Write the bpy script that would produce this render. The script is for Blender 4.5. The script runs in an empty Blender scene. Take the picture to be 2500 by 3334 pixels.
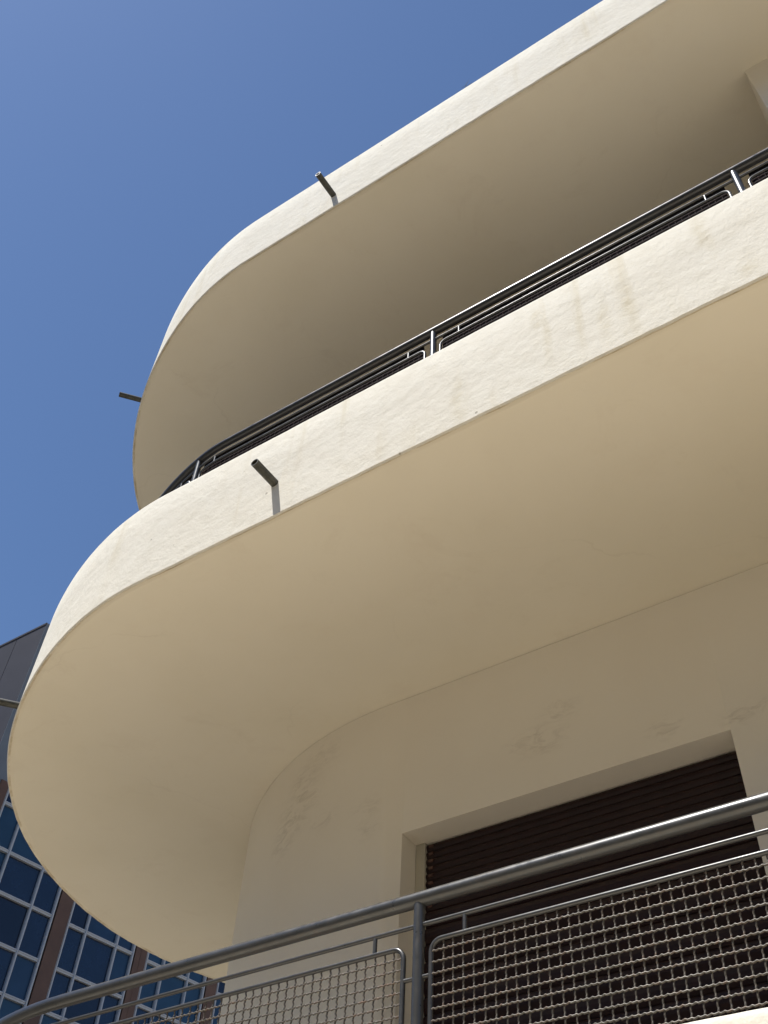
import bpy, bmesh, math, random
from mathutils import Vector, Matrix, noise

random.seed(7)
S = bpy.context.scene
COL = S.collection
H = 1.55                      # eye height above the pavement; z values below are H + height above the eye

# ------------------------------------------------------------------ camera
cam_d = bpy.data.cameras.new('camera')
cam = bpy.data.objects.new('camera', cam_d)
COL.objects.link(cam)
cam_d.sensor_fit = 'HORIZONTAL'
cam_d.sensor_width = 36.0
cam_d.lens = 36.0 * 3394.62 / 2500.0
cam_d.clip_start = 0.05
cam_d.clip_end = 3000
Rr = ((0.83239399, 0.55204638, 0.04863165),
      (-0.38747765, 0.64249117, -0.6611098),
      (-0.39620868, 0.53146015, 0.74871142))
cam.matrix_world = Matrix(((Rr[0][0], -Rr[1][0], -Rr[2][0], 0),
                           (Rr[0][1], -Rr[1][1], -Rr[2][1], 0),
                           (Rr[0][2], -Rr[1][2], -Rr[2][2], H),
                           (0, 0, 0, 1)))
S.camera = cam

# ------------------------------------------------------------------ sky, sun, exposure
SUN = Vector((-0.19, -0.385, 0.905)).normalized()
w = bpy.data.worlds.new('World')
S.world = w
w.use_nodes = True
wn = w.node_tree.nodes
bg = wn['Background']
sky = wn.new('ShaderNodeTexSky')
sky.sky_type = 'NISHITA'
sky.sun_disc = False
sky.sun_elevation = math.asin(SUN.z)
sky.sun_rotation = math.atan2(SUN.x, SUN.y)
sky.altitude = 30
sky.air_density = 1.0
sky.dust_density = 0.42
sky.ozone_density = 7.5
w.node_tree.links.new(sky.outputs[0], bg.inputs[0])
bg.inputs[1].default_value = 0.086
sd = bpy.data.lights.new('sun', 'SUN')
sd.energy = 3.75
sd.angle = math.radians(0.53)
sd.color = (1.0, 0.975, 0.935)
so = bpy.data.objects.new('sun', sd)
COL.objects.link(so)
so.rotation_euler = SUN.to_track_quat('Z', 'Y').to_euler()
so.location = (0, -5, 20)
S.view_settings.view_transform = 'Standard'
S.view_settings.look = 'None'
S.view_settings.gamma = 1
S.view_settings.use_curve_mapping = False
S.view_settings.exposure = 0.62


# ------------------------------------------------------------------ object helpers
def mesh_obj(name, verts, faces, mats, parent=None, midx=None, smooth=False, loc=None):
    me = bpy.data.meshes.new(name)
    me.from_pydata([tuple(v) for v in verts], [], faces)
    for m in (mats if isinstance(mats, (list, tuple)) else [mats]):
        me.materials.append(m)
    if midx:
        me.polygons.foreach_set('material_index', midx)
    if smooth:
        me.polygons.foreach_set('use_smooth', [True] * len(me.polygons))
    me.update()
    return link(name, me, parent, loc)


def link(name, me, parent=None, loc=None):
    o = bpy.data.objects.new(name, me)
    COL.objects.link(o)
    if loc is not None:
        o.location = loc
    if parent is not None:
        o.parent = parent
    return o


def empty(name, loc, label=None, cat=None, group=None):
    o = bpy.data.objects.new(name, None)
    COL.objects.link(o)
    o.location = loc
    o.empty_display_size = .1
    if label: o['label'] = label
    if cat: o['category'] = cat
    if group: o['group'] = group
    return o


class G:
    """geometry collector"""
    def __init__(s): s.v = []; s.f = []; s.m = []
    def add(s, vs, fs, m=0):
        n = len(s.v); s.v += [tuple(v) for v in vs]
        s.f += [tuple(i + n for i in f) for f in fs]; s.m += [m] * len(fs)
    def box(s, a, b, m=0):
        x0, y0, z0 = a; x1, y1, z1 = b
        s.add([(x0,y0,z0),(x1,y0,z0),(x1,y1,z0),(x0,y1,z0),(x0,y0,z1),(x1,y0,z1),(x1,y1,z1),(x0,y1,z1)],
              [(0,3,2,1),(4,5,6,7),(0,1,5,4),(1,2,6,5),(2,3,7,6),(3,0,4,7)], m)
    def tube(s, pts, r, n=10, cap=True, m=0, rfun=None):
        pts = [Vector(p) for p in pts]; k = len(pts); rings = []
        up = Vector((0, 0, 1))
        prevn = None
        for i, p in enumerate(pts):
            t = (pts[min(i+1, k-1)] - pts[max(i-1, 0)]).normalized()
            if prevn is None:
                a = up if abs(t.z) < .9 else Vector((0, 1, 0))
                u = t.cross(a).normalized()
            else:
                u = (prevn - t * prevn.dot(t)).normalized()
            prevn = u
            v = t.cross(u)
            rr = rfun(i) if rfun else r
            rings.append([p + (u * math.cos(2*math.pi*j/n) + v * math.sin(2*math.pi*j/n)) * rr for j in range(n)])
        vs = [q for ring in rings for q in ring]; fs = []
        for i in range(k-1):
            for j in range(n):
                a = i*n+j; b = i*n+(j+1) % n
                fs.append((a, b, b+n, a+n))
        if cap:
            fs.append(tuple(range(n-1, -1, -1))); fs.append(tuple((k-1)*n+j for j in range(n)))
        s.add(vs, fs, m)
    def obj(s, name, mats, parent=None, smooth=False, loc=None):
        return mesh_obj(name, s.v, s.f, mats, parent, s.m if isinstance(mats, (list, tuple)) else None, smooth, loc)


def autosmooth(o, ang=35, recalc=True):
    me = o.data
    me.polygons.foreach_set('use_smooth', [True] * len(me.polygons))
    bm = bmesh.new(); bm.from_mesh(me)
    if recalc: bmesh.ops.recalc_face_normals(bm, faces=bm.faces)
    for e in bm.edges:
        if len(e.link_faces) == 2 and e.calc_face_angle(0) > math.radians(ang):
            e.smooth = False
    bm.to_mesh(me); bm.free()


# ------------------------------------------------------------------ materials
class M:
    def __init__(s, name, rough=.8, metal=0., spec=.5):
        s.mat = bpy.data.materials.new(name); s.mat.use_nodes = True
        s.t = s.mat.node_tree; s.n = s.t.nodes; s.b = s.n['Principled BSDF']
        s.b.inputs['Roughness'].default_value = rough
        s.b.inputs['Metallic'].default_value = metal
        s.b.inputs['Specular IOR Level'].default_value = spec
        s.tc = s.n.new('ShaderNodeTexCoord').outputs['Object']
    def L(s, a, b): s.t.links.new(a, b)
    def mapping(s, scale, src=None):
        m = s.n.new('ShaderNodeMapping'); m.inputs['Scale'].default_value = scale
        s.L(src or s.tc, m.inputs[0]); return m.outputs[0]
    def noise(s, scale, detail=4, rough=.55, vec=None, dist=0.):
        n = s.n.new('ShaderNodeTexNoise'); n.inputs['Scale'].default_value = scale
        n.inputs['Detail'].default_value = detail; n.inputs['Roughness'].default_value = rough
        n.inputs['Distortion'].default_value = dist
        s.L(vec or s.tc, n.inputs['Vector']); return n.outputs['Fac']
    def ramp(s, fac, stops):
        r = s.n.new('ShaderNodeValToRGB'); e = r.color_ramp.elements
        while len(e) < len(stops): e.new(.5)
        for i, (p, c) in enumerate(stops):
            e[i].position = p; e[i].color = c if len(c) == 4 else (*c, 1)
        s.L(fac, r.inputs[0]); return r.outputs[0]
    def mix(s, fac, a, b, mode='MIX'):
        m = s.n.new('ShaderNodeMix'); m.data_type = 'RGBA'; m.blend_type = mode
        for sock, v in ((m.inputs[0], fac), (m.inputs[6], a), (m.inputs[7], b)):
            if hasattr(v, 'is_linked') or isinstance(v, bpy.types.NodeSocket): s.L(v, sock)
            else: sock.default_value = v if not isinstance(v, tuple) else ((*v, 1) if len(v) == 3 else v)
        return m.outputs[2]
    def math(s, op, a, b=0., c=None):
        m = s.n.new('ShaderNodeMath'); m.operation = op
        for i, v in enumerate((a, b, c)):
            if v is None: continue
            if isinstance(v, bpy.types.NodeSocket): s.L(v, m.inputs[i])
            else: m.inputs[i].default_value = v
        return m.outputs[0]
    def bump(s, h, strength, dist, prev=None):
        b = s.n.new('ShaderNodeBump'); b.inputs['Strength'].default_value = strength
        b.inputs['Distance'].default_value = dist; s.L(h, b.inputs['Height'])
        if prev: s.L(prev, b.inputs['Normal'])
        return b.outputs[0]
    def color(s, c):
        if isinstance(c, bpy.types.NodeSocket): s.L(c, s.b.inputs['Base Color'])
        else: s.b.inputs['Base Color'].default_value = (*c, 1)
    def normal(s, n): s.L(n, s.b.inputs['Normal'])
    def blob(s, centre, rad, sc=(1, 1, 1)):
        """soft 0..1 mask round a point on the surface"""
        v = s.n.new('ShaderNodeVectorMath'); v.operation = 'SUBTRACT'
        s.L(s.tc, v.inputs[0]); v.inputs[1].default_value = centre
        v2 = s.n.new('ShaderNodeVectorMath'); v2.operation = 'MULTIPLY'
        s.L(v.outputs[0], v2.inputs[0]); v2.inputs[1].default_value = sc
        l = s.n.new('ShaderNodeVectorMath'); l.operation = 'LENGTH'; s.L(v2.outputs[0], l.inputs[0])
        r = s.n.new('ShaderNodeMapRange'); r.interpolation_type = 'SMOOTHSTEP'
        r.inputs['From Min'].default_value = rad; r.inputs['From Max'].default_value = 0
        s.L(l.outputs['Value'], r.inputs['Value']); return r.outputs[0]


PAINT = (0.77, 0.70, 0.555)


def stucco_coarse():
    m = M('coarse_stucco', .9, spec=.25)
    big = m.noise(1.6, 4, .6)
    mid = m.noise(9, 5, .65)
    base = m.ramp(big, [(.3, (.745, .695, .58)), (.5, (.775, .73, .62)), (.72, (.785, .745, .64))])
    sp = m.ramp(mid, [(.25, (.93, .92, .90)), (.5, (1, 1, 1))])
    c = m.mix(1., base, sp, 'MULTIPLY')
    # rain streaks running down from the parapet top
    st = m.noise(1., 4, .6, m.mapping((9, 9, .55)))
    msk = m.noise(1.3, 2, .5)
    sf = m.math('MULTIPLY', m.ramp(st, [(.53, (0, 0, 0)), (.72, (1, 1, 1))]), m.ramp(msk, [(.45, (0, 0, 0)), (.62, (.55, .55, .55))]))
    c = m.mix(sf, c, (.60, .52, .35))
    spots = None
    for cx, cz, r, s in ((-.156, 3.80, .10, .33), (-.50, 3.55, .09, .28), (-.60, 3.55, .07, .25), (-.88, 3.74, .07, .3), (-.84, 3.62, .06, .35), (-.05, 3.44, .09, .6), (-1.25, 3.5, .09, .3)):
        b = m.blob((cx, 2.126, H + cz), r, (1.6, 0.3, s))
        spots = b if spots is None else m.math('MAXIMUM', spots, b)
    sp2 = m.math('MULTIPLY', spots, m.ramp(m.noise(14, 4, .7), [(.38, (0, 0, 0)), (.65, (.6, .6, .6))]))
    c = m.mix(m.math('MULTIPLY', sp2, .8), c, (.56, .48, .30))
    # pin holes
    vo = m.n.new('ShaderNodeTexVoronoi'); vo.inputs['Scale'].default_value = 5.5; m.L(m.tc, vo.inputs['Vector'])
    hole = m.ramp(vo.outputs['Distance'], [(.03, (1, 1, 1)), (.045, (0, 0, 0))])
    c = m.mix(m.math('MULTIPLY', hole, .6), c, (.2, .17, .12))
    m.color(c)
    n = m.bump(m.noise(2.4, 3, .5), .35, .025)
    n = m.bump(m.noise(16, 4, .6), .6, .009, n)
    n = m.bump(m.noise(75, 5, .7), .55, .0030, n)
    n = m.bump(m.noise(11, 5, .75, dist=.8), .35, .004, n)
    n = m.bump(m.noise(160, 3, .6), .45, .0013, n)
    m.normal(n)
    return m.mat


def stucco_smooth():
    m = M('smooth_plaster', .88, spec=.2)
    big = m.noise(.9, 4, .55)
    c = m.ramp(big, [(.3, (.775, .71, .565)), (.55, (.81, .745, .605)), (.75, (.82, .76, .62))])
    c = m.mix(m.math('MULTIPLY', m.ramp(m.noise(3.1, 5, .7), [(.55, (0, 0, 0)), (.8, (1, 1, 1))]), .25), c, (.70, .60, .47))
    dn = m.n.new('ShaderNodeTexNoise'); dn.inputs['Scale'].default_value = 2.2; dn.inputs['Detail'].default_value = 6; m.L(m.tc, dn.inputs['Vector'])
    va = m.n.new('ShaderNodeMixRGB'); va.blend_type = 'ADD'; va.inputs[0].default_value = .5; m.L(m.tc, va.inputs[1]); m.L(dn.outputs['Color'], va.inputs[2])
    vo = m.n.new('ShaderNodeTexVoronoi'); vo.feature = 'DISTANCE_TO_EDGE'; vo.inputs['Scale'].default_value = .55; m.L(va.outputs[0], vo.inputs['Vector'])
    cr = m.math('MULTIPLY', m.ramp(vo.outputs['Distance'], [(.0, (1, 1, 1)), (.004, (0, 0, 0))]), m.ramp(m.noise(1.1, 3, .6), [(.5, (0, 0, 0)), (.62, (.13, .13, .13))]))
    c = m.mix(cr, c, (.45, .37, .26))
    sm = m.ramp(m.noise(2.3, 6, .75, dist=1.), [(.57, (0, 0, 0)), (.72, (.16, .16, .16))])
    c = m.mix(sm, c, (.58, .49, .36))
    m.color(c)
    n = m.bump(m.noise(1.8, 3, .5), .35, .02)
    n = m.bump(m.noise(40, 4, .6), .3, .002, n)
    m.normal(n)
    return m.mat


def wall_plaster():
    m = M('wall_plaster', .88, spec=.2)
    big = m.noise(1.1, 4, .55)
    c = m.ramp(big, [(.3, (.81, .735, .605)), (.55, (.84, .77, .64)), (.75, (.85, .785, .66))])
    # scuffs and shallow patched dents high up on the wall
    spots = None
    marks = [(-3.06, 2.99, .17, 1.), (-3.11, 2.90, .15, 1.), (-3.17, 2.82, .12, .9), (-3.03, 3.13, .13, 1.), (-2.85, 2.80, .09, .6),
             (-2.56, 2.76, .09, .6), (-2.55, 2.64, .08, .7), (-1.54, 2.93, .10, .9), (-1.635, 2.81, .12, 1.), (-1.74, 2.82, .07, .9),
             (-1.07, 2.665, .08, .8), (-.78, 2.615, .07, 1.1), (-.72, 2.63, .07, 1.1), (-2.9, 3.2, .14, .7)]
    for cx, cz, r, a in marks:
        y = 3.468 if cx > -2.5 else 3.468 + (cx + 2.47) ** 2 * .25
        b = m.math('MULTIPLY', m.blob((cx, y, H + cz), r * 1.25, (.8, .4, 1.25)), a)
        spots = b if spots is None else m.math('MAXIMUM', spots, b)
    d = m.noise(13, 5, .65, m.mapping((.8, .8, 1.9)), dist=1.2)
    f = m.math('MULTIPLY', spots, m.ramp(d, [(.45, (0, 0, 0)), (.66, (1, 1, 1))]))
    c = m.mix(m.math('MULTIPLY', f, .40), c, (.42, .35, .25))
    m.color(c)
    n = m.bump(m.noise(1.5, 3, .5), .35, .02)
    n = m.bump(m.noise(45, 4, .6), .3, .002, n)
    n = m.bump(m.math('MULTIPLY', f, -1.), .5, .004, n)
    m.normal(n)
    return m.mat


def metal(name, col, rough, metallic=.85, rust=0.):
    m = M(name, rough, metallic)
    a = m.noise(7, 5, .6)
    lo = tuple(x * .88 for x in col)
    c = m.ramp(a, [(.35, lo), (.62, col)])
    if rust:
        r = m.ramp(m.noise(2.6, 5, .7), [(.44, (0, 0, 0)), (.66, (1, 1, 1))])
        r2 = m.ramp(m.noise(60, 3, .6), [(.45, (0, 0, 0)), (.65, (1, 1, 1))])
        rf = m.math('MULTIPLY', m.math('MULTIPLY', r, r2), rust)
        c = m.mix(rf, c, (.20, .085, .035))
        m.L(m.math('SUBTRACT', metallic, m.math('MULTIPLY', rf, metallic)), m.b.inputs['Metallic'])
    m.color(c)
    m.L(m.ramp(m.noise(30, 4, .6), [(.3, (rough * .8,) * 3), (.7, (min(1, rough * 1.3),) * 3)]), m.b.inputs['Roughness'])
    m.normal(m.bump(m.noise(160, 3, .6), .15, .0004))
    return m.mat


def plain(name, col, rough=.7, var=.15, scale=6, bump=0., spec=.4):
    m = M(name, rough, spec=spec)
    c = m.ramp(m.noise(scale, 5, .6), [(.3, tuple(x * (1 - var) for x in col)), (.7, tuple(min(1, x * (1 + var)) for x in col))])
    m.color(c)
    if bump: m.normal(m.bump(m.noise(scale * 8, 4, .6), .4, bump))
    return m.mat


MAT_F = stucco_coarse()
MAT_S = stucco_smooth()
MAT_W = wall_plaster()
MAT_RAIL = metal('galvanised_steel', (.09, .09, .088), .34, .6, .12)
MAT_RAIL_SHADED = metal('shaded_steel', (.055, .055, .055), .36, .55, .1)  # steel copy with the upper handrail's shaded underside put into its colour
MAT_WIRE_DARK = plain('dark_wire', (.05, .035, .035), .8, .2, 20, spec=.15)
MAT_GAP_SHEET = plain('gap_darkening_sheet', (.012, .009, .010), .9, .1, 20, spec=.1)  # for the sheet added to darken the upper panel gaps
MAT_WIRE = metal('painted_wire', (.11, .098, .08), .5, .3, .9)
def drip():
    m = M('grimy_drip_edge', .9, spec=.2)
    m.color(m.ramp(m.noise(5, 5, .7), [(.40, (.80, .74, .60)), (.55, (.66, .57, .42)), (.74, (.42, .34, .21))]))
    m.normal(m.bump(m.noise(60, 4, .6), .5, .003))
    return m.mat


MAT_DRIP = drip()
MAT_TILE = plain('balcony_floor_tile', (.11, .085, .07), .5, .15, 5)
MAT_PIPE = plain('dark_spout', (.05, .048, .036), .45, .35, 30, .001)
MAT_SHUT = plain('shutter_brown', (.020, .006, .005), .45, .25, 20, 0., .3)
MAT_GUIDE = plain('cream_guide', (.50, .46, .36), .5, .06, 10)
MAT_CLAD = plain('dark_grey_cladding', (.030, .031, .042), .8, .08, 2, spec=.2)
MAT_PIER = plain('grey_pier', (.12, .135, .155), .65, .08, 2)
MAT_PIL = plain('brown_pilaster', (.095, .052, .036), .65, .15, 3, .001)
MAT_FRAME = plain('pale_frame', (.36, .37, .39), .5, .06, 8)
MAT_STEM = plain('dry_stem', (.10, .09, .04), .8)


def glass(name, col, rough=.12):
    m = M(name, rough, 0, .7)
    m.b.inputs['IOR'].default_value = 1.5
    c = m.ramp(m.noise(2.2, 3, .5), [(.3, tuple(x * .75 for x in col)), (.7, col)])
    m.color(c)
    m.normal(m.bump(m.noise(1.7, 2, .5), .15, .01))
    return m.mat


GLASS = [glass('dark_blue_glass', (.007, .018, .045)), glass('blue_glass', (.012, .034, .072)), glass('night_blue_glass', (.004, .008, .022)), glass('teal_blue_glass', (.014, .042, .080))]


def pavement_mat():
    m = M('pavement', .85)
    c = m.ramp(m.noise(.35, 6, .6), [(.3, (.655, .56, .42)), (.7, (.745, .645, .49))])
    m.color(c)
    m.normal(m.bump(m.noise(30, 4, .6), .4, .004))
    return m.mat


# ------------------------------------------------------------------ plan curves (measured curvature along the edge)
def heading_curve(x0, y0, kappa, step, L, ds=.02):
    pts = [(x0, y0)]; ph = math.pi; x, y = x0, y0; s = 0
    def k(s):
        i = s / step; a = int(i)
        if a >= len(kappa) - 1: return kappa[-1]
        t = i - a; return kappa[a] * (1 - t) + kappa[a+1] * t
    while s < L:
        dph = -(k(s) + k(s + ds)) / 2 * ds
        x += math.cos(ph + dph/2) * ds; y += math.sin(ph + dph/2) * ds
        ph += dph; s += ds; pts.append((x, y))
    return pts


XR = 9.0     # the facade runs on to the right, out of the picture
K1 = [.6039, .3305, .3665, .3959, .4332, .4932, .4608, .4528]
K2 = [.56, .345, .345, .43, .39, .50, .4626, .4543]
KJ = [.5372, .5307, .4922, .4824, .4767, .4741]


def straight(x1, y, x0, ds):
    n = int((x1 - x0) / ds); return [(x1 + (x0 - x1) * i / n, y) for i in range(n)]


edge1 = straight(XR, 2.127, -2.962, .04) + heading_curve(-2.962, 2.127, K1, .9, 7.6, .03)
edge2 = straight(XR, 2.127, -2.90, .04) + heading_curve(-2.90, 2.127, K2, .9, 7.6, .03)


def wall_curve():
    c = heading_curve(-2.4696, 3.466, KJ, .9, 3.0, .05)
    # straight on along +Y once the corner is turned
    x = min(p[0] for p in c); c = [p for i, p in enumerate(c) if i == 0 or p[0] < c[i-1][0] - 1e-5]
    c.append((c[-1][0], 9.0)); c.append((c[-1][0], 16.0))
    return c


wcurve = wall_curve()


def offset(path, d):
    """shift a path to its inner side (towards the building) by d"""
    out = []; n = len(path)
    for i in range(n):
        a = path[max(i-1, 0)]; b = path[min(i+1, n-1)]
        tx, ty = b[0]-a[0], b[1]-a[1]; l = math.hypot(tx, ty)
        # travelling along -X with the building at +Y: inner normal = (ty, -tx)
        out.append((path[i][0] + ty / l * d, path[i][1] - tx / l * d))
    return out


# ------------------------------------------------------------------ ground
def ground():
    V = []; F = []
    n = 24
    rs = [0, 6, 20, 80, 400, 2000]
    V.append((0, 0, 0))
    for r in rs[1:]:
        for j in range(n): V.append((r*math.cos(2*math.pi*j/n), r*math.sin(2*math.pi*j/n), 0))
    for j in range(n): F.append((0, 1+j, 1+(j+1) % n))
    for k in range(len(rs)-2):
        for j in range(n):
            a = 1+k*n+j; b = 1+k*n+(j+1) % n
            F.append((a, a+n, b+n, b))
    o = mesh_obj('pavement', V, F, pavement_mat())
    o['kind'] = 'structure'


ground()
# unseen asphalt carriageway added to cut upward bounce, kerb along the near side
g = G(); g.add([(-400, -9.3, .004), (400, -9.3, .004), (400, -2.6, .004), (-400, -2.6, .004)], [(0, 1, 2, 3)])
o = g.obj('added_road', plain('asphalt', (.065, .062, .056), .9, .15, 2)); o['kind'] = 'structure'
g = G(); g.add([(-21, -2.42, .004), (-6.3, -2.42, .004), (-6.3, 200, .004), (-21, 200, .004)], [(0, 1, 2, 3)])  # unseen side street, added to dim the bounce at the rounded end
o = g.obj('added_side_street', plain('side_asphalt', (.05, .047, .043), .9, .15, 2)); o['kind'] = 'structure'
g = G(); g.box((-400, -2.6, -.05), (400, -2.42, .13)); o = g.obj('kerb', plain('kerb_stone', (.35, .33, .30), .85, .1, 2)); o['kind'] = 'structure'

# ------------------------------------------------------------------ apartment building
bld = empty('apartment_building', (0, 6, 0), 'cream rendered apartment house with stacked round-ended balconies', 'building')


def part(g_or_o, parent=bld):
    g_or_o.parent = parent
    g_or_o.matrix_parent_inverse = Matrix.Translation(parent.location).inverted()
    return g_or_o


def balcony(edge, zb, zt, seed, label, tile):
    """slab with its solid rendered parapet: a profile swept along the plan edge"""
    n = len(edge)
    th = .24
    # profile: (inset, z) from the soffit inwards/outwards; jitter only on the plaster edge
    prof = [(.036, 0.0, 'b'), (.018, -.003, 'e'), (.007, -.011, 'e'), (0.0, -.003, 'e'), (0.0, .05, 'f'), (0.0, .2, 'f'), (0.0, .4, 'f'),
            (0.0, zt - zb - .022, 'f'), (.004, zt - zb - .009, 'f'), (.012, zt - zb - .002, 't'), (.024, zt - zb, 't'),
            (th - .02, zt - zb, 't'), (th, zt - zb - .02, 'i'), (th, .16, 'i')]
    offs = {}
    for ins, z, k in prof:
        if ins not in offs: offs[ins] = offset(edge, ins)
    V = []; F = []; mi = []
    m = len(prof)
    for i in range(n):
        ex, ey = edge[i]
        for ins, z, k in prof:
            p = offs[ins][i]
            nz = noise.noise(Vector((ex * 3.1, ey * 3.1, seed))) ; nf = noise.noise(Vector((ex * 19, ey * 19, seed + 3)))
            dz = 0
            if k == 'e': dz = nz * .004 + nf * .0035
            if k == 't' or (k == 'f' and z > .5): dz = nz * .003 + nf * .0015
            V.append((p[0], p[1], zb + z + dz))
    for i in range(n-1):
        for j in range(m-1):
            a = i*m+j
            F.append((a, a+m, a+m+1, a+1))
            mi.append(3 if j == 1 else (1 if j < 1 else 0))
    # soffit and floor as one n-gon each
    base = [i*m for i in range(n)]
    far = [(XR, edge[-1][1])]
    nv = len(V); V.append((XR, edge[-1][1], zb)); F.append(tuple(base + [nv])); mi.append(1)
    top = [i*m + m-1 for i in range(n)]
    V.append((XR, edge[-1][1], zb + .16)); F.append(tuple([nv+1] + top[::-1])); mi.append(2)
    # end caps
    F.append(tuple(range(m-1, -1, -1)) + ()); mi.append(0)
    F.append((base[-1], top[-1], nv+1, nv)); mi.append(1)
    o = mesh_obj('balcony', V, F, [MAT_F, MAT_S, tile, MAT_DRIP], None, mi)
    autosmooth(o, 40)
    for pl in o.data.polygons:
        if len(pl.vertices) > 4: pl.use_smooth = False
    o['label'] = label
    return part(o)


Z0, Z1, Z2 = H + .3265, H + 3.3265, H + 6.3265
PH = .622
balcony(edge1, Z0, H + .935, 1, 'lowest balcony, of which only the parapet corner shows', plain('pale_floor_tile', (.22, .185, .15), .5, .12, 5))
balcony(edge1, Z1, H + 3.951, 2, 'middle balcony with wide pale underside', MAT_TILE)
balcony(edge2, Z2, H + 6.960, 3, 'topmost balcony against the sky', MAT_TILE)


def wall_band(z0, z1, door=None):
    """rendered wall of one storey; door = (x0, x1, ztop, depth)"""
    g = G()
    pts = [(XR, 3.466)]
    if door:
        x0, x1, zt, dp = door
        pts += [(x1, 3.466), (x0, 3.466)]
    pts += wcurve
    inn = offset(pts, .0035)
    for i in range(len(pts)-1):
        a, b = pts[i], pts[i+1]
        lo = z0
        if door and i == 1: lo = zt
        c, d, zc = inn[i], inn[i+1], z1 - .0135
        g.add([(a[0], a[1], lo), (b[0], b[1], lo), (b[0], b[1], zc), (a[0], a[1], zc)], [(0, 3, 2, 1)])
        g.add([(a[0], a[1], zc), (b[0], b[1], zc), (d[0], d[1], zc + .001), (c[0], c[1], zc + .001)], [(0, 3, 2, 1)])
        g.add([(c[0], c[1], zc + .001), (d[0], d[1], zc + .001), (d[0], d[1], z1), (c[0], c[1], z1)], [(0, 3, 2, 1)])
    if door:
        y = 3.466; y2 = 3.466 + .34
        g.add([(x0, y, z0), (x0, y2, z0), (x0, y2, zt), (x0, y, zt)], [(0, 1, 2, 3)])
        g.add([(x1, y, z0), (x1, y2, z0), (x1, y2, zt), (x1, y, zt)], [(3, 2, 1, 0)])
        g.add([(x0, y, zt), (x1, y, zt), (x1, y2, zt), (x0, y2, zt)], [(0, 3, 2, 1)])
        g.add([(x0, y2, z0), (x1, y2, z0), (x1, y2, zt), (x0, y2, zt)], [(0, 1, 2, 3)])
    o = g.obj('wall', MAT_W)
    bm = bmesh.new(); bm.from_mesh(o.data)
    bmesh.ops.remove_doubles(bm, verts=bm.verts, dist=1e-5)
    bm.to_mesh(o.data); bm.free()
    autosmooth(o, 30, False)
    return part(o)


DOOR = (-2.35, -.818, H + 2.56, .125)
wall_band(-.2, Z0 + .01)
wall_band(Z0 + .15, Z1 + .01, DOOR)
wall_band(Z1 + .15, Z2 + .01, (DOOR[0], DOOR[1], DOOR[2] + 3, DOOR[3]))  # upper door opening is unseen, added to darken the top soffit

# partition walls that stand forward at the right end of each balcony
for zb, zt in ((Z1 + .155, Z2 + .01), (Z0 + .155, Z1 + .01)):
    g = G(); g.box((.335, 2.73, zb), (6.0, 3.50, zt)); o = g.obj('partition_wall', MAT_W)
    md = o.modifiers.new('b', 'BEVEL'); md.width = .004; md.segments = 3
    part(o)

# roller shutter in the door opening
shd = G()
shd.box((-2.348, 3.580, Z0 + .16), (-2.300, 3.612, H + 2.558))
sh = part(shd.obj('roller_shutter', MAT_GUIDE)); sh['label'] = 'closed dark brown roller shutter between cream guides'
g = G(); g.box((-.840, 3.580, Z0 + .16), (-.8185, 3.612, H + 2.558)); part(g.obj('guide_rail', MAT_GUIDE), bld)


def slat_mesh(h):
    g = G(); n = 7; x0, x1 = -2.302, -.838
    pr = [(0, 0), (-.003, h*.12), (-.008, h*.35), (-.0085, h*.6), (-.0045, h*.85), (0, h*.93), (.002, h*.985), (.006, h*.985), (.006, 0)]
    V = [(x0, 3.600 + a, b) for a, b in pr] + [(x1, 3.600 + a, b) for a, b in pr]; k = len(pr)
    F = [(i, (i+1) % k, k + (i+1) % k, k + i) for i in range(k)] + [tuple(range(k-1, -1, -1)), tuple(range(k, 2*k))]
    me = bpy.data.meshes.new('slat'); me.from_pydata(V, [], F); me.materials.append(MAT_SHUT); me.update(); return me


sm1 = slat_mesh(.0355); sm2 = slat_mesh(.073)
clipg = G(); clipg.box((-2.283, 3.586, -.006), (-2.262, 3.594, .006))
clipm = None
zc = H + 2.556
i = 0
while zc > Z0 + .25:
    h = .0355 if zc > H + 2.27 else .073
    zc -= h
    o = link('slat', sm1 if h < .05 else sm2, None, (0, 0, zc))
    o.parent = sh
    if h < .05:
        if clipm is None:
            o2 = clipg.obj('end_clip', plain('clip_bronze', (.10, .05, .035), .4)); clipm = o2.data; o2.location = (0, 0, zc + .016)
        else:
            o2 = link('end_clip', clipm, None, (0, 0, zc + .016))
        o2.parent = sh
    i += 1
for o in list(sh.children):     # parent sits at the building's place: keep world position
    o.matrix_parent_inverse = (Matrix.Translation(bld.location) @ sh.matrix_parent_inverse).inverted()


# the same shutter one floor up, unseen, added to darken the top soffit
shd2 = G(); shd2.box((-2.348, 3.580, Z1 + .16), (-2.300, 3.612, H + 5.558))
sh2 = part(shd2.obj('roller_shutter', MAT_GUIDE)); sh2['label'] = 'unseen added roller shutter behind the middle balcony'
for o in list(sh.children):
    c = o.copy(); COL.objects.link(c); c.parent = sh2; c.location.z += 3.0


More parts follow.
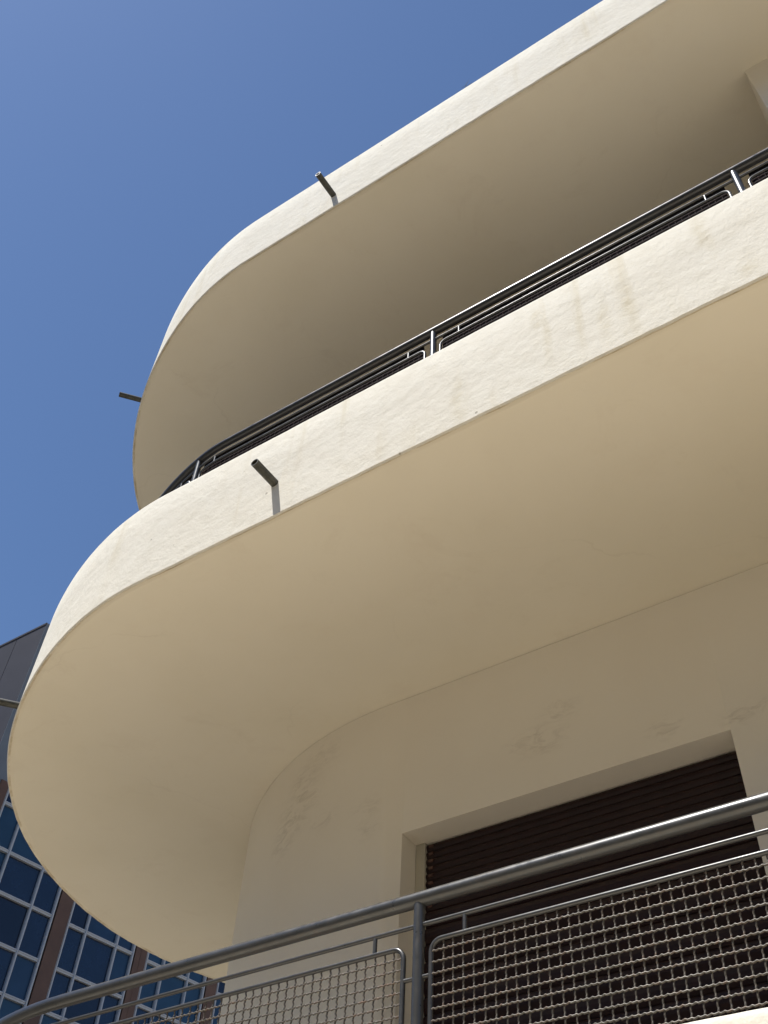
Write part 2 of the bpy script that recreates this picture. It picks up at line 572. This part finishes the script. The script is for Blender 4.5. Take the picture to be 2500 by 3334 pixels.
# rainwater spouts through the parapets
def spout(x, y, z, nx, ny, L, lab):
    g = G(); n = 16; r = .0205; ri = .0165
    d = Vector((nx, ny, 0)).normalized(); u = Vector((-d.y, d.x, 0)); v = Vector((0, 0, 1))
    P0 = Vector((x, y, z)) - d * .05; P1 = Vector((x, y, z)) + d * L + Vector((0, 0, -.004))
    def ring(P, r): return [P + (u * math.cos(2*math.pi*j/n) + v * math.sin(2*math.pi*j/n)) * r for j in range(n)]
    V = ring(P0, r) + ring(P1, r) + ring(P1, ri) + ring(P1 - d * .14, ri)
    F = []
    for k in range(3):
        for j in range(n): F.append((k*n+j, k*n+(j+1) % n, (k+1)*n+(j+1) % n, (k+1)*n+j))
    F.append(tuple(3*n+j for j in range(n)))
    g.add(V, F)
    o = g.obj('drain_spout', MAT_PIPE); autosmooth(o, 40); o['label'] = lab
    return part(o)


spout(-2.205, 2.126, H + 3.553, 0, -1, .145, 'spout on the straight front of the middle balcony')
spout(-2.190, 2.126, H + 6.505, 0, -1, .175, 'spout on the straight front of the top balcony')
spout(-4.435, 2.680, H + 3.560, -.63, -.78, .17, 'spout on the rounded end of the middle balcony')
spout(-4.425, 2.690, H + 6.52, -.63, -.78, .165, 'spout on the rounded end of the top balcony')
# roof slab closes the house
g = G(); g.box((-4.39, 3.48, Z2 + .17), (XR, 15.9, Z2 + .40)); part(g.obj('roof', MAT_S))

# ------------------------------------------------------------------ balcony railings
INS = .185
RAIL_MID = straight(XR, 2.312, -2.85, .04) + heading_curve(-2.85, 2.312, [1.7, .55, .42, .42, .42, .44, .44, .44, .46, .46, .48, .5], .15, 7.0, .03)
# arc length measured from x = 0.04 on the straight part
RAIL_LOW = straight(XR, 2.312, -2.93, .04) + heading_curve(-2.93, 2.312, [.9, .7, .5, .42, .42, .42, .44, .44, .44, .46, .46, .48, .5], .15, 7.0, .03)


def densify(railp):
    out = []
    s = 0; best = None
    for i, p in enumerate(railp):
        if i: s += math.dist(p, railp[i-1])
        out.append((s, p))
    s0 = min(out, key=lambda t: abs(t[1][0] - .04) + abs(t[1][1] - 2.312) * 10)[0]
    s0 += min(out, key=lambda t: abs(t[0] - s0))[1][0] - .04
    return [(s - s0, p) for s, p in out]


RP = densify(RAIL_LOW)


def at(s):
    lo, hi = 0, len(RP) - 1
    while hi - lo > 1:
        m = (lo + hi) // 2
        if RP[m][0] <= s: lo = m
        else: hi = m
    a, b = RP[lo], RP[hi]; t = (s - a[0]) / (b[0] - a[0])
    x = a[1][0] + (b[1][0] - a[1][0]) * t; y = a[1][1] + (b[1][1] - a[1][1]) * t
    tx, ty = b[1][0] - a[1][0], b[1][1] - a[1][1]; l = math.hypot(tx, ty)
    return x, y, ty / l, -tx / l       # position, inner normal


def path(s0, s1, z, inset=0., ds=.05):
    n = max(1, int(math.ceil((s1 - s0) / ds))); out = []
    for i in range(n+1):
        x, y, nx, ny = at(s0 + (s1 - s0) * i / n); out.append((x + nx * inset, y + ny * inset, z))
    return out


PITCH = 1.5385
ZR, ZM, ZPT, ZPB = H + 1.478, H + 1.402, H + 1.350, H + .975
WP = .0305


def railing(label, zoff=0., MAT_HAND=MAT_RAIL, shift=0., gap_sheet=False, wmat=None):
    global RP
    RP = densify(RAIL_MID if zoff else RAIL_LOW)
    rt = empty('balcony_railing', (-1.5, 2.31, H + .935 + zoff), label, 'railing', 'steel mesh railings on the balcony parapets')
    def keep(o, parent=rt):
        o.parent = parent
        return o
    O = Vector(rt.location)
    def sub(pts): return [(p[0] - O.x, p[1] - O.y, p[2] - O.z + zoff) for p in pts]
    smax = 9.0
    g = G(); g.tube(sub(path(-5.5, smax, ZR, 0, .06)), .0215, 20); o = keep(g.obj('handrail', MAT_HAND)); autosmooth(o, 50)
    g = G(); g.tube(sub(path(-5.5, smax, ZM, 0, .06)), .0068, 8); o = keep(g.obj('middle_rail', MAT_RAIL)); autosmooth(o, 50)
    posts = [-PITCH, 0, PITCH, 2*PITCH + shift, 3*PITCH + shift, 4*PITCH + shift, 5*PITCH + shift]
    for s in posts:
        x, y, nx, ny = at(s)
        g = G(); g.tube(sub([(x, y, H + .925), (x, y, ZR)]), .0165, 16)
        g.tube(sub([(x, y, H + .932), (x, y, H + .941)]), .04, 16)
        o = keep(g.obj('post', MAT_RAIL)); autosmooth(o, 50)
    for k in range(-1, 3):
        a, b = posts[k+1] + .048, posts[k+2] - .040
        # frame: closed rod loop with rounded corners, panels bend with the balcony
        loop = []
        rc = .033
        def corner(sc, zc2, a0):
            for j in range(7):
                t = a0 + j / 6 * math.pi / 2
                x, y, nx, ny = at(sc + math.cos(t) * rc); loop.append((x, y, zc2 + math.sin(t) * rc))
        corner(b - rc, ZPT - rc, 0)
        loop += path(a + rc, b - rc, ZPT, 0, .06)[::-1][1:-1]
        corner(a + rc, ZPT - rc, math.pi / 2)
        corner(a + rc, ZPB + rc, math.pi)
        loop += path(a + rc, b - rc, ZPB, 0, .06)[1:-1]
        corner(b - rc, ZPB + rc, math.pi * 1.5)
        loop.append(loop[0])
        g = G(); g.tube(sub(loop), .0072, 8, cap=False)
        fr = keep(g.obj('mesh_panel', MAT_RAIL)); autosmooth(fr, 60)
        # tabs to the rails, stubs to the posts
        for s in (a + .097, b - .105):
            x, y, nx, ny = at(s); g = G(); g.tube(sub([(x, y, ZPT), (x, y, ZM)]), .006, 8)
            o = keep(g.obj('bracket', MAT_RAIL)); autosmooth(o, 50)
        for s0, s1, z in ((a - .036, a, H + 1.257), (b, b + .03, H + 1.257)):
            g = G(); g.tube(sub(path(s0, s1, z, 0, .05)), .006, 8)
            o = keep(g.obj('bracket', MAT_RAIL)); autosmooth(o, 50)
        if gap_sheet:  # dark sheet added behind the panel so its gaps look dark
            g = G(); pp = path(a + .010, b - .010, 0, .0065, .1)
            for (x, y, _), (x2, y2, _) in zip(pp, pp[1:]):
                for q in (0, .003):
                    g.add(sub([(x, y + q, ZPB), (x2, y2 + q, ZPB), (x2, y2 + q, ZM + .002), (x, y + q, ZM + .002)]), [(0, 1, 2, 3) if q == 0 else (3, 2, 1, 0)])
            o = keep(g.obj('dark_gap_sheet', MAT_GAP_SHEET))
        # upright wires: crimped, one shared mesh
        nvw = int((b - a - .02) / WP)
        first = a + .0335
        amp = .0021
        gz = G(); pts = []
        nz = int((ZPT - ZPB) / WP * 6)
        for i in range(nz+1):
            t = i / nz; z = t * (ZPT - ZPB)
            ph = 2 * math.pi * (z / (WP * .5)); pts.append((amp * .35 * math.sin(ph), -amp * .8 * math.cos(ph), z))
        gz.tube(pts, .0026, 5)
        wm = bpy.data.meshes.new('wire'); wm.from_pydata(gz.v, [], gz.f); wm.materials.append(wmat or MAT_WIRE)
        wm.polygons.foreach_set('use_smooth', [True] * len(wm.polygons)); wm.update()
        for i in range(nvw):
            s = first + i * WP * 1.005
            if s > b - .012: break
            x, y, nx, ny = at(s)
            o = link('wire', wm, fr, (x + nx * .0022 - O.x + random.uniform(-.0008, .0008), y + ny * .0022 - O.y, ZPB + zoff - O.z))
            o.rotation_euler = (0, random.uniform(-.004, .004), math.atan2(-nx, ny))
        # level wires
        z = ZPT - .031
        hm = None; zfirst = z
        while z > ZPB + .01:
            if hm is None or k >= 1:
                g = G(); n = int((b - a) / WP * (6 if k < 2 else 4)); pts = []
                for i in range(n+1):
                    s = a + (b - a) * i / n
                    x, y, nx, ny = at(s)
                    off = -.0022 + .0007 * math.cos(2 * math.pi * (s - first) / WP)
                    pts.append((x + nx * off, y + ny * off, z + .0017 * math.sin(2 * math.pi * (s - first) / (WP * .5))))
                g.tube(sub(pts), .0026, 5)
                o = g.obj('wire', wmat or MAT_WIRE, fr, smooth=True); hm = o.data; zfirst = z
            else:
                o = link('wire', hm, fr, (0, 0, z - zfirst))
            z -= WP
    return rt


# the curve is parameterised along -X, so bay k runs left of the post at x = .04
railing('grey steel tube railing with woven wire mesh panels in front of the brown shutter', shift=.26)
railing('steel railing under the top balcony, only its rails showing above the middle parapet', 3.0, MAT_RAIL_SHADED, gap_sheet=True, wmat=MAT_WIRE_DARK)

# ------------------------------------------------------------------ neighbouring office block
nb = empty('office_building', (-18.89, 11.28, 0), 'dark grey office block with brown pilasters and blue gridded windows behind the balconies', 'building')
K = 22 / 12.
C0 = Vector((-10.304, 6.151, 0)) * K
D = Vector((.175, .985, 0)).normalized()      # along the window front
Nn = Vector((D.y, -D.x, 0))                    # outwards, towards the camera side
ztop = H + 9.67 * K
basis = Matrix(((D.x, Nn.x, 0, 0), (D.y, Nn.y, 0, 0), (0, 0, 1, 0), (0, 0, 0, 1)))
nbl = nb.location


def fpart(g, name, mat, parent=nb, smooth=False):
    """geometry given as (along, out, z) on the window front"""
    V = [C0 + D * v[0] + Nn * v[1] + Vector((0, 0, v[2])) for v in g.v]
    V = [v - nbl for v in V]
    F = [f[::-1] for f in g.f]
    o = mesh_obj(name, V, F, mat, parent, g.m if isinstance(mat, (list, tuple)) else None, smooth)
    return o


# body: dark core set back, so the windows have something behind them
g = G(); g.box((.02, -8, -.2), (12, -.35, ztop - .25)); fpart(g, 'core_wall', MAT_CLAD)
# band of cladding over the windows
zwin = H + 7.2 * K
g = G(); g.box((.0, -.34, zwin), (12, .0, ztop)); fpart(g, 'cladding_band', MAT_PIER)
# front in the plane parallel to the apartment house: cladding sheets with open joints
ang = D
x = 0.0; widths = [1.08, 1.78, 1.78, 1.78]
xx = C0.x - .012
zrows = [(ztop - 8.0, ztop - .06), (ztop - 16.2, ztop - 8.02)]
for wv in widths:
    for za, zb_ in zrows:
        g = G(); g.box((xx - wv + .018, C0.y, max(0, za)), (xx, C0.y + .05, zb_))
        o = g.obj('cladding_panel', MAT_CLAD); o.data.transform(Matrix.Translation(-nbl)); o.parent = nb
    xx -= wv
g = G(); g.box((xx, C0.y + .051, 0), (C0.x - .02, C0.y + 7, ztop - .1)); o = g.obj('side_wall', MAT_CLAD); o.data.transform(Matrix.Translation(-nbl)); o.parent = nb
g = G(); g.box((xx, C0.y - .02, ztop - .06), (C0.x + .0, C0.y + .30, ztop)); o = g.obj('coping', MAT_CLAD); o.data.transform(Matrix.Translation(-nbl)); o.parent = nb
# grey pier next to the corner
g = G(); g.box((.0, -.3, 0), (.181 * K, .0, zwin - .003)); fpart(g, 'pier', MAT_PIER)
pil = [(.186, .300), (1.405, 1.585), (2.602, 2.768), (3.752, 3.915), (4.90, 5.06), (6.04, 6.20)]
for i, (a, b) in enumerate(pil):
    g = G(); g.box((a*K, -.3, 0), (b*K, .03, zwin - .003))
    if i == 2:
        g.box(((a+b)/2*K - .012, .0305, 0), ((a+b)/2*K + .012, .036, zwin - .01))
    fpart(g, 'pilaster', MAT_PIL)
bays = [(.306, .597, 1.080, 1.392), (1.592, 1.866, 2.320, 2.592), (2.778, 3.055, 3.454, 3.742), (3.925, 4.20, 4.60, 4.89), (5.07, 5.34, 5.74, 6.03)]
# transom heights (scaled), alternate rows a little uneven as measured
zt = [7.17, 6.955, 6.403, 5.918, 5.380, 4.895]
while zt[-1] * K + H > .9: zt.append(zt[-1] - (.538 if len(zt) % 2 == 0 else .485))
zt = [H + v * K for v in zt]
random.seed(21)
for (a, m1, m2, b) in bays:
    a, m1, m2, b = a*K, m1*K, m2*K, b*K
    g = G()
    fw = .028
    xs = [a + fw, m1, m2, b - fw]
    for x in xs:
        g.box((x - fw, -.10, zt[-1]), (x + fw, .0, zt[0]))
        g.box((x - fw * .45, .0, zt[-1]), (x + fw * .45, .018, zt[0]))
    for z in zt:
        for j in range(3):
            g.box((xs[j] + fw, -.095, z - .036), (xs[j+1] - fw, -.004, z + .036))
            g.box((xs[j] + fw, -.004, z + .004), (xs[j+1] - fw, .010, z + .030))
    wd = fpart(g, 'window', MAT_FRAME)
    for r in range(len(zt) - 1):
        for j in range(3):
            q = G(); d = random.uniform(-.008, .008)
            q.box((xs[j] + fw, -.075 + d, zt[r+1] + .036), (xs[j+1] - fw, -.068 + d, zt[r] - .036))
            o = fpart(q, 'pane', random.choice([GLASS[0], GLASS[0], GLASS[1], GLASS[2], GLASS[3]]), wd)


# ------------------------------------------------------------------ unseen house opposite, added to cut sky light and set bounce (behind the photographer)
YS, HS = -11.0, 13.0
ob = empty('added_street_house', (0, YS - 4, 0), 'plain beige house added unseen across the street behind the viewer, its front in shade', 'building')
g = G(); g.box((-60, YS - 8 - (YS - 4), 0), (30, YS - (YS - 4), HS)); g.obj('wall', plain('beige_render', (.60, .53, .41), .85, .1, 1.5), ob)
wmat = GLASS[2]
for r in range(3):
    for c in range(24):
        x = -56 + c * 3.5
        g = G(); g.box((x, 4.0, 1.4 + r * 3.4), (x + 1.3, 4.03, 3.0 + r * 3.4)); g.obj('window', wmat, ob)

# ------------------------------------------------------------------ weeds rooted on the top parapet
def weed(x, y, z, stems, label):
    g = G()
    for hgt, lean, curl, br in stems:
        pts = []
        for i in range(12):
            t = i / 11
            pts.append((x + lean * t + curl * t * t, y + .02 * math.sin(3 * t), z - .01 + hgt * t))
        g.tube(pts, .002, 5, rfun=lambda i: .0016 * (1 - i / 16))
        for b in range(br):
            t = .45 + .5 * b / max(1, br); i = int(t * 11); p = Vector(pts[i]); s = 1 if b % 2 else -1
            g.tube([p, p + Vector((s * .02, .01, .03)), p + Vector((s * .045, .015, .045))], .001, 4, rfun=lambda i: .001)
    for v in range(len(g.v)): g.v[v] = (g.v[v][0] - x, g.v[v][1] - y, g.v[v][2] - z)
    o = g.obj('weed', MAT_STEM, None, True, (x, y, z))
    o['label'] = label; o['category'] = 'plant'; o['group'] = 'weeds on the top parapet'


weed(-1.33, 2.16, H + 6.96, [(.07, -.02, .0, 2), (.10, -.03, -.05, 2)], 'short kinked dry weed on the top parapet edge')
weed(-1.24, 2.16, H + 6.96, [(.22, -.02, .09, 5), (.16, .02, -.05, 3), (.19, .03, .02, 3)], 'taller arching dry weed on the top parapet edge')
